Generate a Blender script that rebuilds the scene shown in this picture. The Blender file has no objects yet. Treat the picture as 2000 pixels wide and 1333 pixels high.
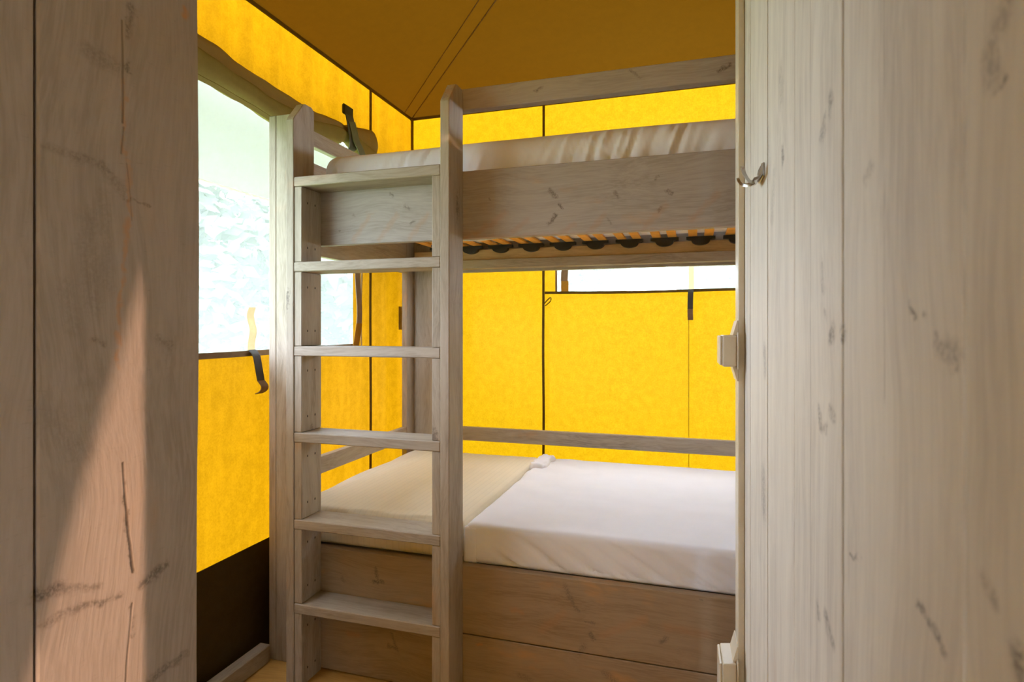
import bpy, bmesh, math, random
from mathutils import Vector, noise, Matrix
random.seed(7)
sc = bpy.context.scene
COL = sc.collection

# ------------------------------------------------------------------ camera, world, sun, exposure
F_PX, CY, CAM_H = 1153.0, 640.0, 1.176
TH = math.atan(357 / F_PX)
cam_d = bpy.data.cameras.new('camera')
cam_d.sensor_width = 36.0
cam_d.lens = F_PX * 36 / 2000
cam_d.shift_y = -(666.5 - CY) / 2000
cam_d.clip_start = 0.02
cam_d.dof.use_dof = True
cam_d.dof.focus_distance = 1.9
cam_d.dof.aperture_fstop = 9.0
cam = bpy.data.objects.new('camera', cam_d)
COL.objects.link(cam)
cam.location = (0, 0, CAM_H)
cam.rotation_euler = (math.pi / 2, 0, TH)
sc.camera = cam

world = bpy.data.worlds.new('sky')
sc.world = world
world.use_nodes = True
bg = world.node_tree.nodes['Background']
bg.inputs[0].default_value = (0.79, 0.94, 1.17, 1)
bg.inputs[1].default_value = 13.0

SUN_H = Vector((0.81, -1.1705)).normalized()      # towards the sun, seen from above
SUN_E = math.radians(15)
to_sun = Vector((SUN_H.x * math.cos(SUN_E), SUN_H.y * math.cos(SUN_E), math.sin(SUN_E)))
sun_d = bpy.data.lights.new('sun', 'SUN')
sun_d.energy = 4.2
sun_d.angle = math.radians(0.27)
sun_d.color = (1.0, 0.62, 0.42)
sun = bpy.data.objects.new('sun', sun_d)
COL.objects.link(sun)
sun.rotation_euler = to_sun.to_track_quat('Z', 'Y').to_euler()
sun.location = (6, -8, 5)

vs = sc.view_settings
vs.view_transform = 'Standard'
vs.look = 'None'
vs.gamma = 1
vs.exposure = 0.35
vs.use_curve_mapping = False

# ------------------------------------------------------------------ pixel helpers (a pixel gives a direction; the plane gives the distance)
_s, _c = math.sin(TH), math.cos(TH)
def ray(x, y):
    u = (x - 1000) / F_PX
    return Vector((u * _c - _s, u * _s + _c, -(y - CY) / F_PX))
def on_y(x, y, Y):
    r = ray(x, y); r *= Y / r.y
    return Vector((r.x, r.y, r.z + CAM_H))
def on_x(x, y, X):
    r = ray(x, y); r *= X / r.x
    return Vector((r.x, r.y, r.z + CAM_H))

# ------------------------------------------------------------------ main dimensions (metres)
XL, YW = -1.52, 2.997          # tent canvas: left wall, back wall
XR, YF = 2.2, -2.2             # tent canvas: far right wall, front wall behind the camera
EAVE, PITCH = 2.346, 0.188
YB = 1.745                     # bunk front plane
YL = 1.633                     # ladder front plane
XB0, XB1 = -1.443, 0.66        # bunk ends
YK = 2.845                     # bunk back plane
T = 0.029                      # plank thickness
XC = -0.663                    # corridor left partition face
A_R = 0.137                    # corridor right partition: lateral offset
def rw(z, off=0.0):            # point on the right partition's face at camera depth z, off = out of the face
    u = A_R - off + 0.2819 * z
    return Vector((u * _c - z * _s, u * _s + z * _c))

# ------------------------------------------------------------------ materials
MATS = {}
def new_mat(name):
    m = bpy.data.materials.new(name); m.use_nodes = True
    nt = m.node_tree; nt.nodes.clear()
    out = nt.nodes.new('ShaderNodeOutputMaterial')
    return m, nt, out
def N(nt, t, **kw):
    n = nt.nodes.new(t)
    for k, v in kw.items(): setattr(n, k, v)
    return n
def L(nt, a, b): nt.links.new(a, b)
def math_n(nt, op, a, b=None, clamp=False):
    n = N(nt, 'ShaderNodeMath', operation=op); n.use_clamp = clamp
    for i, v in enumerate((a, b)):
        if v is None: continue
        if isinstance(v, (int, float)): n.inputs[i].default_value = v
        else: L(nt, v, n.inputs[i])
    return n.outputs[0]
def vmath(nt, op, a, b=None, scale=None):
    n = N(nt, 'ShaderNodeVectorMath', operation=op)
    for i, v in enumerate((a, b)):
        if v is None: continue
        if isinstance(v, (tuple, list, Vector)): n.inputs[i].default_value = tuple(v)
        else: L(nt, v, n.inputs[i])
    if scale is not None:
        if isinstance(scale, (int, float)): n.inputs['Scale'].default_value = scale
        else: L(nt, scale, n.inputs['Scale'])
    return n
def noise_n(nt, vec, scale, detail=3, rough=0.55):
    n = N(nt, 'ShaderNodeTexNoise'); n.inputs['Scale'].default_value = scale
    n.inputs['Detail'].default_value = detail; n.inputs['Roughness'].default_value = rough
    L(nt, vec, n.inputs['Vector'])
    return n.outputs['Fac']
def ramp(nt, fac, lo, hi, a=0.0, b=1.0):
    n = N(nt, 'ShaderNodeMapRange', interpolation_type='SMOOTHSTEP')
    L(nt, fac, n.inputs[0])
    n.inputs[1].default_value = lo; n.inputs[2].default_value = hi
    n.inputs[3].default_value = a; n.inputs[4].default_value = b
    return n.outputs[0]
def mix_c(nt, fac, a, b, blend='MIX'):
    n = N(nt, 'ShaderNodeMix', data_type='RGBA', blend_type=blend)
    if isinstance(fac, (int, float)): n.inputs[0].default_value = fac
    else: L(nt, fac, n.inputs[0])
    for i, v in ((6, a), (7, b)):
        if isinstance(v, tuple): n.inputs[i].default_value = v if len(v) == 4 else v + (1,)
        else: L(nt, v, n.inputs[i])
    return n.outputs[2]

def capsule_group():
    g = bpy.data.node_groups.get('capsule_mark')
    if g: return g
    g = bpy.data.node_groups.new('capsule_mark', 'ShaderNodeTree')
    it = g.interface
    for nm, tp in (('P', 'NodeSocketVector'), ('A', 'NodeSocketVector'), ('BA', 'NodeSocketVector'), ('Inv', 'NodeSocketFloat'), ('R', 'NodeSocketFloat'), ('Prev', 'NodeSocketFloat'), ('S', 'NodeSocketFloat')):
        it.new_socket(nm, in_out='INPUT', socket_type=tp)
    it.new_socket('Mask', in_out='OUTPUT', socket_type='NodeSocketFloat')
    gi = g.nodes.new('NodeGroupInput'); go = g.nodes.new('NodeGroupOutput')
    pa = vmath(g, 'SUBTRACT', gi.outputs['P'], gi.outputs['A']).outputs[0]
    dt = vmath(g, 'DOT_PRODUCT', pa, gi.outputs['BA']).outputs['Value']
    h = math_n(g, 'MULTIPLY', dt, gi.outputs['Inv'], clamp=True)
    sc_ = vmath(g, 'SCALE', gi.outputs['BA'], scale=h).outputs[0]
    d = vmath(g, 'LENGTH', vmath(g, 'SUBTRACT', pa, sc_).outputs[0]).outputs['Value']
    q = math_n(g, 'DIVIDE', d, gi.outputs['R'])
    m = ramp(g, q, 1.25, 0.15)
    m = math_n(g, 'MULTIPLY', m, gi.outputs['S'])
    mx = math_n(g, 'MAXIMUM', m, gi.outputs['Prev'])
    g.links.new(mx, go.inputs[0])
    return g

def wood(name, axis, light=(0.385, 0.32, 0.245), dark=(0.245, 0.195, 0.14), orange=0.35, knots=True, marks=(), cracks=(), orange_marks=(), rough=0.62, bump=0.25, streak=0.5, saw=False):
    """weathered grey-washed pine; grain along axis 0/1/2. marks = [(A, B, radius, strength)] dark knots at their place on the board"""
    if name in MATS: return MATS[name]
    m, nt, out = new_mat(name)
    geo = N(nt, 'ShaderNodeNewGeometry')
    info = N(nt, 'ShaderNodeObjectInfo')
    off = vmath(nt, 'SCALE', (13.1, 7.7, 9.3), scale=info.outputs['Random']).outputs[0]
    P = geo.outputs['Position']
    Q = vmath(nt, 'ADD', P, off).outputs[0]
    st = [1.0, 1.0, 1.0]; st[axis] = 0.06
    warp = N(nt, 'ShaderNodeTexNoise'); warp.inputs['Scale'].default_value = 2.2; warp.inputs['Detail'].default_value = 2
    L(nt, Q, warp.inputs['Vector'])
    wv = vmath(nt, 'SCALE', vmath(nt, 'SUBTRACT', warp.outputs['Color'], (0.5, 0.5, 0.5)).outputs[0], scale=0.10).outputs[0]
    W = vmath(nt, 'ADD', Q, wv).outputs[0]
    S1 = vmath(nt, 'MULTIPLY', W, tuple(st)).outputs[0]
    g1 = noise_n(nt, S1, 30, 4)            # broad grain
    g2 = noise_n(nt, S1, 210, 3, 0.6)      # fine grain
    pat = noise_n(nt, Q, 3.0, 4)           # wash patches
    col = mix_c(nt, ramp(nt, g1, 0.30, 0.72), dark, light)
    col = mix_c(nt, ramp(nt, g2, 0.35, 0.65, 0.0, streak), col, tuple(min(1, x * 1.18) for x in light))
    col = mix_c(nt, ramp(nt, pat, 0.35, 0.70, 0.0, 0.45), col, tuple(x * 1.12 for x in light))
    # worn spots where the orange pine shows
    pn = noise_n(nt, vmath(nt, 'MULTIPLY', W, tuple(0.35 if i == axis else 1.0 for i in range(3))).outputs[0], 9.0, 4, 0.62)
    col = mix_c(nt, ramp(nt, pn, 0.60, 0.75, 0.0, orange), col, (0.55, 0.27, 0.08))
    hgt = math_n(nt, 'ADD', math_n(nt, 'MULTIPLY', g2, 0.6), math_n(nt, 'MULTIPLY', g1, 0.5))
    if saw:
        ss = [1.0, 1.0, 1.0]; ss[axis] = 9.0
        sw = noise_n(nt, vmath(nt, 'MULTIPLY', W, tuple(ss)).outputs[0], 60, 3, 0.6)
        col = mix_c(nt, ramp(nt, sw, 0.60, 0.80, 0.0, 0.30), col, tuple(x * 0.6 for x in dark))
    if knots:
        kv = [6.0, 6.0, 6.0]; kv[axis] = 2.2
        vo = N(nt, 'ShaderNodeTexVoronoi'); vo.inputs['Scale'].default_value = 1.0
        L(nt, vmath(nt, 'MULTIPLY', vmath(nt, 'ADD', W, (0.3, 0.1, 0.7)).outputs[0], tuple(kv)).outputs[0], vo.inputs['Vector'])
        sp = noise_n(nt, Q, 130, 2)
        kd = math_n(nt, 'ADD', vo.outputs['Distance'], math_n(nt, 'MULTIPLY', sp, 0.16))
        km = ramp(nt, kd, 0.20, 0.12, 0.0, 0.75)
        col = mix_c(nt, km, col, (0.13, 0.10, 0.08))
    if marks or cracks or orange_marks:
        n1 = N(nt, 'ShaderNodeTexNoise'); n1.inputs['Scale'].default_value = 55; n1.inputs['Detail'].default_value = 3
        L(nt, P, n1.inputs['Vector'])
        Pj = vmath(nt, 'ADD', P, vmath(nt, 'SCALE', vmath(nt, 'SUBTRACT', n1.outputs['Color'], (0.5, 0.5, 0.5)).outputs[0], scale=0.020).outputs[0]).outputs[0]
        def chain(lst, PP):
            prev = None
            for (A, B, r, s) in lst:
                A = Vector(A); B = Vector(B)
                if (B - A).length < 1e-5: B = A + Vector((0, 0, 1e-4))
                g = N(nt, 'ShaderNodeGroup'); g.node_tree = capsule_group()
                L(nt, PP, g.inputs['P'])
                g.inputs['A'].default_value = A; g.inputs['BA'].default_value = B - A
                g.inputs['Inv'].default_value = 1 / (B - A).length_squared
                g.inputs['R'].default_value = r; g.inputs['S'].default_value = s
                if prev: L(nt, prev, g.inputs['Prev'])
                prev = g.outputs[0]
            return prev
        sp2 = ramp(nt, noise_n(nt, P, 260, 3, 0.65), 0.36, 0.60, 0.25, 1.0)
        if marks:
            mk = chain(marks, Pj)
            col = mix_c(nt, math_n(nt, 'MULTIPLY', mk, sp2), col, (0.105, 0.082, 0.068))
        if orange_marks:
            mk = chain(orange_marks, Pj)
            col = mix_c(nt, mk, col, (0.46, 0.22, 0.09))
        if cracks:
            n2 = N(nt, 'ShaderNodeTexNoise'); n2.inputs['Scale'].default_value = 14
            L(nt, P, n2.inputs['Vector'])
            Pc = vmath(nt, 'ADD', P, vmath(nt, 'SCALE', vmath(nt, 'SUBTRACT', n2.outputs['Color'], (0.5, 0.5, 0.5)).outputs[0], scale=0.006).outputs[0]).outputs[0]
            mk = chain(cracks, Pc)
            col = mix_c(nt, mk, col, (0.12, 0.085, 0.06))
            hgt = math_n(nt, 'SUBTRACT', hgt, math_n(nt, 'MULTIPLY', mk, 1.5))
    b = N(nt, 'ShaderNodeBsdfPrincipled')
    L(nt, col, b.inputs['Base Color'])
    b.inputs['Roughness'].default_value = rough
    b.inputs['Specular IOR Level'].default_value = 0.3
    bp = N(nt, 'ShaderNodeBump'); bp.inputs['Strength'].default_value = bump; bp.inputs['Distance'].default_value = 0.0025
    L(nt, hgt, bp.inputs['Height']); L(nt, bp.outputs[0], b.inputs['Normal'])
    L(nt, b.outputs[0], out.inputs[0])
    MATS[name] = m
    return m

def simple(name, color, rough=0.6, metal=0.0, var=0.12, vscale=30, bump=0.0, bscale=200, spec=0.4):
    if name in MATS: return MATS[name]
    m, nt, out = new_mat(name)
    geo = N(nt, 'ShaderNodeNewGeometry')
    n = noise_n(nt, geo.outputs['Position'], vscale, 4)
    col = mix_c(nt, ramp(nt, n, 0.3, 0.7), tuple(x * (1 - var) for x in color), tuple(min(1, x * (1 + var)) for x in color))
    b = N(nt, 'ShaderNodeBsdfPrincipled')
    L(nt, col, b.inputs['Base Color'])
    b.inputs['Roughness'].default_value = rough; b.inputs['Metallic'].default_value = metal
    b.inputs['Specular IOR Level'].default_value = spec
    if bump:
        bp = N(nt, 'ShaderNodeBump'); bp.inputs['Strength'].default_value = bump; bp.inputs['Distance'].default_value = 0.001
        L(nt, noise_n(nt, geo.outputs['Position'], bscale, 3), bp.inputs['Height']); L(nt, bp.outputs[0], b.inputs['Normal'])
    L(nt, b.outputs[0], out.inputs[0])
    MATS[name] = m
    return m

def cloth(name, refl, trans, mixf=0.6, weave=420.0, var=0.10, streak=0.0, bump=0.35):
    """woven canvas: part reflects, part lets daylight through"""
    if name in MATS: return MATS[name]
    m, nt, out = new_mat(name)
    geo = N(nt, 'ShaderNodeNewGeometry'); P = geo.outputs['Position']
    wv = noise_n(nt, P, weave, 2, 0.6)
    bl = noise_n(nt, P, 26, 5, 0.7)
    f = math_n(nt, 'ADD', math_n(nt, 'MULTIPLY', ramp(nt, wv, 0.25, 0.75), 0.5), math_n(nt, 'MULTIPLY', ramp(nt, bl, 0.3, 0.7), 0.5))
    if streak:
        sv = noise_n(nt, vmath(nt, 'MULTIPLY', P, (1, 1, 0.10)).outputs[0], 22, 3)
        f = math_n(nt, 'SUBTRACT', f, math_n(nt, 'MULTIPLY', ramp(nt, sv, 0.62, 0.42), streak))
    def tint(c): return mix_c(nt, f, tuple(max(0, x * (1 - 1.6 * var)) for x in c), tuple(min(1, x * (1 + var)) for x in c))
    d = N(nt, 'ShaderNodeBsdfDiffuse'); t = N(nt, 'ShaderNodeBsdfTranslucent')
    L(nt, tint(refl), d.inputs[0]); L(nt, tint(trans), t.inputs[0])
    bp = N(nt, 'ShaderNodeBump'); bp.inputs['Strength'].default_value = bump; bp.inputs['Distance'].default_value = 0.001
    L(nt, wv, bp.inputs['Height']); L(nt, bp.outputs[0], d.inputs['Normal'])
    mx = N(nt, 'ShaderNodeMixShader'); mx.inputs[0].default_value = mixf
    L(nt, d.outputs[0], mx.inputs[1]); L(nt, t.outputs[0], mx.inputs[2])
    L(nt, mx.outputs[0], out.inputs[0])
    MATS[name] = m
    return m

def screen_mat():
    """fine insect screen / clear foil: mostly see-through, the threads catch the daylight"""
    m, nt, out = new_mat('window_screen')
    geo = N(nt, 'ShaderNodeNewGeometry')
    n = noise_n(nt, geo.outputs['Position'], 300, 2)
    tr = N(nt, 'ShaderNodeBsdfTransparent'); tr.inputs[0].default_value = (1, 1, 1, 1)
    tl = N(nt, 'ShaderNodeBsdfTranslucent'); L(nt, mix_c(nt, n, (0.84, 0.82, 0.76), (0.95, 0.93, 0.87)), tl.inputs[0])
    mx = N(nt, 'ShaderNodeMixShader'); mx.inputs[0].default_value = 0.17
    L(nt, tr.outputs[0], mx.inputs[1]); L(nt, tl.outputs[0], mx.inputs[2]); L(nt, mx.outputs[0], out.inputs[0])
    return m

def sheet_mat(name, color, stripe_axis=None):
    m, nt, out = new_mat(name)
    geo = N(nt, 'ShaderNodeNewGeometry'); P = geo.outputs['Position']
    n = noise_n(nt, P, 9, 4)
    col = mix_c(nt, n, tuple(x * 0.95 for x in color), tuple(min(1, x * 1.04) for x in color))
    b = N(nt, 'ShaderNodeBsdfPrincipled'); b.inputs['Roughness'].default_value = 0.75; b.inputs['Specular IOR Level'].default_value = 0.2
    fine = noise_n(nt, P, 700, 2)
    h = math_n(nt, 'MULTIPLY', fine, 0.3)
    if stripe_axis is not None:
        w = N(nt, 'ShaderNodeTexWave'); w.wave_type = 'BANDS'; w.bands_direction = 'XYZ'[stripe_axis]
        w.inputs['Scale'].default_value = 14; w.inputs['Distortion'].default_value = 0.5
        L(nt, P, w.inputs['Vector'])
        col = mix_c(nt, ramp(nt, w.outputs['Fac'], 0.80, 0.98, 0.0, 0.35), col, tuple(x * 0.86 for x in color))
        h = math_n(nt, 'ADD', h, math_n(nt, 'MULTIPLY', w.outputs['Fac'], 0.5))
    L(nt, col, b.inputs['Base Color'])
    bp = N(nt, 'ShaderNodeBump'); bp.inputs['Strength'].default_value = 0.25; bp.inputs['Distance'].default_value = 0.001
    L(nt, h, bp.inputs['Height']); L(nt, bp.outputs[0], b.inputs['Normal'])
    L(nt, b.outputs[0], out.inputs[0])
    return m

def leaf_mat(name, a, b_):
    m, nt, out = new_mat(name)
    geo = N(nt, 'ShaderNodeNewGeometry')
    n = noise_n(nt, geo.outputs['Position'], 1.6, 4)
    col = mix_c(nt, ramp(nt, n, 0.35, 0.65), a, b_)
    d = N(nt, 'ShaderNodeBsdfDiffuse'); t = N(nt, 'ShaderNodeBsdfTranslucent')
    L(nt, col, d.inputs[0]); L(nt, col, t.inputs[0])
    mx = N(nt, 'ShaderNodeMixShader'); mx.inputs[0].default_value = 0.4
    L(nt, d.outputs[0], mx.inputs[1]); L(nt, t.outputs[0], mx.inputs[2]); L(nt, mx.outputs[0], out.inputs[0])
    return m

WX, WY, WZ = (wood('greywash_pine_' + 'xyz'[i], i) for i in range(3))
CANVAS = cloth('yellow_canvas', (0.60, 0.37, 0.07), (0.270, 0.128, 0.001), 0.60, weave=170, var=0.13, streak=0.0)
CANVAS_L = cloth('yellow_canvas_creased', (0.57, 0.31, 0.06), (0.255, 0.104, 0.0008), 0.60, weave=170, var=0.12, streak=0.26)
ROOF = cloth('brown_roof_canvas', (0.14, 0.068, 0.009), (0.030, 0.0105, 0.0003), 0.40, var=0.05)
FLAP = cloth('olive_brown_canvas', (0.36, 0.25, 0.10), (0.10, 0.06, 0.012), 0.30, var=0.06)
BAND = cloth('dark_brown_foil_canvas', (0.10, 0.070, 0.032), (0.006, 0.004, 0.001), 0.2)
PIPING = cloth('brown_piping', (0.20, 0.115, 0.03), (0.022, 0.011, 0.001), 0.4)
PIPING_R = simple('roof_stitching', (0.11, 0.042, 0.006), 0.8)
WEB_DARK = simple('black_webbing', (0.05, 0.045, 0.04), 0.6, bump=0.4, bscale=500)
WEB_BROWN = simple('brown_webbing', (0.20, 0.12, 0.06), 0.8, bump=0.4, bscale=500)
WEB_BEIGE = cloth('beige_webbing', (0.55, 0.44, 0.30), (0.60, 0.50, 0.36), 0.7)
SCREEN = screen_mat()
SHEET = sheet_mat('white_sheet', (0.80, 0.78, 0.79))
SHEET2 = sheet_mat('yellow_lit_striped_sheet', (0.80, 0.70, 0.52), 0)  # yellow light from the canvas wall is put into this sheet's colour
SLAT = simple('slat_beech', (0.76, 0.37, 0.07), 0.45, vscale=20)  # extra orange: the yellow light on the slats is put into the colour
PINE = wood('raw_pine_x', 0, light=(0.60, 0.40, 0.20), dark=(0.46, 0.28, 0.12), orange=0.2, knots=False)
BLACK = simple('black_plastic', (0.018, 0.018, 0.02), 0.4)
PVC = simple('cream_plastic', (0.60, 0.53, 0.40), 0.35, var=0.03)
CHROME = simple('brushed_steel', (0.42, 0.40, 0.37), 0.32, metal=1.0, var=0.05)
CABLE_W = simple('white_cable', (0.7, 0.7, 0.68), 0.4)
WOODCORE = simple('dark_gap_board', (0.032, 0.025, 0.02), 0.8)
FLOORM = wood('floor_plywood', 0, light=(0.55, 0.31, 0.085), dark=(0.44, 0.235, 0.06), orange=0.3, knots=False, rough=0.45)
GRASS = simple('grass', (0.16, 0.24, 0.07), 0.9, var=0.4, vscale=6)
LEAF = leaf_mat('pale_leaves', (0.085, 0.098, 0.068), (0.14, 0.148, 0.118))
BARK = simple('bark', (0.20, 0.16, 0.12), 0.9, var=0.3)
AWN = cloth('pale_fly_sheet', (0.17, 0.158, 0.105), (0.070, 0.064, 0.038), 0.5)

# ------------------------------------------------------------------ object helpers
def empty(name, loc=(0, 0, 0)):
    o = bpy.data.objects.new(name, None); COL.objects.link(o); o.location = loc
    o.empty_display_size = 0.1
    return o
def tag(o, label=None, cat=None, group=None, kind=None):
    if label: o['label'] = label
    if cat: o['category'] = cat
    if group: o['group'] = group
    if kind: o['kind'] = kind
    return o
def link(name, me, mat, parent=None, loc=(0, 0, 0), smooth=False):
    o = bpy.data.objects.new(name, me); COL.objects.link(o)
    if mat is not None and not me.materials: me.materials.append(mat)
    o.location = loc
    if parent is not None:
        o.parent = parent
        pl = Vector((0, 0, 0)); p = parent
        while p is not None: pl += p.location; p = p.parent
        o.location = Vector(loc) - pl
    if smooth:
        for p in me.polygons: p.use_smooth = True
    return o
_box_cache = {}
def box_mesh(dx, dy, dz, bev, mat):
    key = (round(dx, 4), round(dy, 4), round(dz, 4), bev, mat.name)
    if key in _box_cache: return _box_cache[key]
    bm = bmesh.new()
    bmesh.ops.create_cube(bm, size=1)
    bmesh.ops.scale(bm, vec=(dx, dy, dz), verts=bm.verts)
    if bev > 0: bmesh.ops.bevel(bm, geom=bm.edges[:], offset=bev, segments=1, affect='EDGES', profile=0.5)
    me = bpy.data.meshes.new('box'); bm.to_mesh(me); bm.free()
    me.materials.append(mat)
    _box_cache[key] = me
    return me
def box(name, x0, x1, y0, y1, z0, z1, mat, parent=None, bev=0.002):
    me = box_mesh(x1 - x0, y1 - y0, z1 - z0, bev, mat)
    return link(name, me, mat, parent, ((x0 + x1) / 2, (y0 + y1) / 2, (z0 + z1) / 2))
def mesh_from(name, verts, faces, mat, parent=None, smooth=False, origin=None):
    if origin is None:
        origin = Vector((0, 0, 0))
        if parent is None and verts:
            vs_ = [Vector(v) for v in verts]
            origin = Vector((sum(v.x for v in vs_) / len(vs_), sum(v.y for v in vs_) / len(vs_), min(v.z for v in vs_)))
        elif parent is not None and verts:
            origin = Vector(verts[0])
    me = bpy.data.meshes.new(name)
    me.from_pydata([tuple(Vector(v) - origin) for v in verts], [], faces); me.validate(); me.update()
    return link(name, me, mat, parent, origin, smooth)
def ribbon(name, pts, width_vec, mat, parent=None, thick=0.002, smooth=True):
    """flat webbing strap along pts with real thickness"""
    pts = [Vector(p) for p in pts]; w = Vector(width_vec) / 2
    V, Fc = [], []
    for i, p in enumerate(pts):
        a = pts[max(0, i - 1)]; b = pts[min(len(pts) - 1, i + 1)]
        n = (b - a).cross(w).normalized() * thick / 2
        V += [p - w - n, p + w - n, p + w + n, p - w + n]
    for i in range(len(pts) - 1):
        for k in range(4):
            a = i * 4 + k; b = i * 4 + (k + 1) % 4
            Fc.append((a, b, b + 4, a + 4))
    Fc.append((3, 2, 1, 0)); e = (len(pts) - 1) * 4; Fc.append((e, e + 1, e + 2, e + 3))
    return mesh_from(name, V, Fc, mat, parent, False)
def tube(name, pts, r, mat, parent=None, seg=8):
    pts = [Vector(p) for p in pts]; V, Fc = [], []
    for i, p in enumerate(pts):
        d = (pts[min(len(pts) - 1, i + 1)] - pts[max(0, i - 1)]).normalized()
        up = Vector((0, 0, 1)) if abs(d.z) < 0.9 else Vector((1, 0, 0))
        s = d.cross(up).normalized(); t = s.cross(d)
        for k in range(seg):
            a = 2 * math.pi * k / seg
            V.append(p + (s * math.cos(a) + t * math.sin(a)) * r)
    for i in range(len(pts) - 1):
        for k in range(seg):
            a = i * seg + k; b = i * seg + (k + 1) % seg
            Fc.append((a, b, b + seg, a + seg))
    Fc.append(tuple(range(seg))[::-1]); e = (len(pts) - 1) * seg; Fc.append(tuple(range(e, e + seg)))
    return mesh_from(name, V, Fc, mat, parent, True)
def curve_pts(ctrl, n=8):
    """Catmull-Rom through control points"""
    c = [Vector(p) for p in ctrl]; out = []
    for i in range(len(c) - 1):
        p0 = c[max(0, i - 1)]; p1 = c[i]; p2 = c[i + 1]; p3 = c[min(len(c) - 1, i + 2)]
        for k in range(n):
            t = k / n
            out.append(0.5 * ((2 * p1) + (p2 - p0) * t + (2 * p0 - 5 * p1 + 4 * p2 - p3) * t * t + (3 * p1 - p0 - 3 * p2 + p3) * t ** 3))
    out.append(c[-1]); return out
def lin(a, b, n): return [a + (b - a) * i / n for i in range(n + 1)]
def grid_lines(a, b, step, extra=()):
    pts = sorted(set([round(v, 5) for v in lin(a, b, max(1, int(abs(b - a) / step)))] + [round(e, 5) for e in extra]))
    res = [pts[0]]
    for p in pts[1:]:
        if p - res[-1] < 0.008:
            if p in [round(e, 5) for e in extra]: res[-1] = p if len(res) > 1 else res[-1]
            continue
        res.append(p)
    return res
def sheet_wall(name, plane, coord, u0, u1, z0, z1, holes, disp, mat, parent=None, step=0.04):
    """cloth wall with real openings; disp(u, z) is the sag of the cloth out of its plane"""
    ue = [h[0] for h in holes] + [h[1] for h in holes]; ze = [h[2] for h in holes] + [h[3] for h in holes]
    us = grid_lines(u0, u1, step, ue); zs = grid_lines(z0, z1, step, ze)
    V, Fc = [], []
    for z in zs:
        for u in us:
            d = disp(u, z)
            V.append((coord + d, u, z) if plane == 'X' else (u, coord + d, z))
    nu = len(us)
    for j in range(len(zs) - 1):
        for i in range(nu - 1):
            uc = (us[i] + us[i + 1]) / 2; zc = (zs[j] + zs[j + 1]) / 2
            if any(h[0] < uc < h[1] and h[2] < zc < h[3] for h in holes): continue
            Fc.append((j * nu + i, j * nu + i + 1, (j + 1) * nu + i + 1, (j + 1) * nu + i))
    return mesh_from(name, V, Fc, mat, parent, True)

# ------------------------------------------------------------------ ground and floor
gr = box('ground', -30, 30, -30, 30, -0.40, -0.30, GRASS, bev=0); tag(gr, kind='structure')
fl = box('floor', XL - 0.02, XR, YF, YW + 0.02, -0.30, 0.0, FLOORM, bev=0); tag(fl, kind='structure')

# ------------------------------------------------------------------ tent roof
def roof_z(x, y): return EAVE + PITCH * min(x - XL, YW - y)
ceil = empty('ceiling', (0, 0, EAVE)); tag(ceil, kind='structure')
def roof_panel(poly):
    bm = bmesh.new(); f = bm.faces.new([bm.verts.new(p) for p in poly])
    bmesh.ops.triangulate(bm, faces=[f]); bmesh.ops.subdivide_edges(bm, edges=bm.edges[:], cuts=12, use_grid_fill=True)
    V = [v.co.copy() for v in bm.verts]; bm.verts.index_update(); Fc = [[v.index for v in f.verts] for f in bm.faces]; bm.free()
    return mesh_from('roof_panel', V, Fc, ROOF, ceil, True)
cz = EAVE; hipx, hipy = XR, YW - (XR - XL)
C = Vector((XL, YW, cz)); H = Vector((hipx, hipy, EAVE + PITCH * (XR - XL)))
roof_panel([C, Vector((XL, YF, cz)), Vector((XR, YF, H.z)), H])
roof_panel([C, H, Vector((XR, YW, cz))])
hd = (H - C).normalized(); hs = Vector((1, 1, 0)).normalized()
for off, w, t0 in ((-0.062, 0.0035, 0.065), (0.0, 0.0045, 0.0)):
    pts = []
    for t in lin(t0, 3.0, 14):
        p = C + hd * t + hs * off * (1 + 0.1 * t); p.z = roof_z(p.x, p.y) - 0.003; pts.append(p)
    ribbon('hip_stitching', pts, hs * w, PIPING_R, ceil, 0.002)
ribbon('eave_piping', [(XL + 0.006, y, EAVE - 0.004) for y in lin(YF, YW, 10)], (0, 0, 0.016), PIPING, ceil, 0.006)
ribbon('eave_piping', [(x, YW - 0.006, EAVE - 0.004) for x in lin(XL, XR, 10)], (0, 0, 0.016), PIPING, ceil, 0.006)

# ------------------------------------------------------------------ canvas walls
W1 = (0.70, 2.415, 1.083, 2.03)       # left window: y0, y1, z0, z1
W2 = (-0.683, 0.60, 1.352, 2.02)      # back window: x0, x1, z0, z1
def disp_left(y, z):
    if z > 2.0:
        k = min(1, (z - 2.0) / 0.10) * min(1, max(0, (EAVE - z) / 0.08))
        ph = 2.2 * noise.noise(Vector((y * 1.6, 0, 5)))
        return 0.012 * k * (math.sin(y * 34 + ph * 3 + (z - 2) * 3) * 0.6 + math.sin(y * 71 + ph * 5) * 0.4)
    return 0.010 * noise.noise(Vector((y * 4, z * 0.8, 1.3))) + (0.006 * math.sin(y * 38) if y > 2.56 else 0)
def sillbow(y): return 0.0
wl = sheet_wall('wall_left', 'X', XL, YF, YW, 0.0, EAVE, [W1], disp_left, CANVAS_L, step=0.022); tag(wl, kind='structure')
def disp_back(x, z): return 0.012 * noise.noise(Vector((x * 1.5, z * 1.2, 4.4)))
wb = sheet_wall('wall_back', 'Y', YW, XL, XR, 0.0, EAVE, [W2], disp_back, CANVAS, step=0.05); tag(wb, kind='structure')
wr = sheet_wall('wall_right', 'X', XR, YF, YW, 0.0, EAVE + PITCH * (XR - XL), [], lambda u, z: 0, CANVAS, step=0.2); tag(wr, kind='structure')
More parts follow.
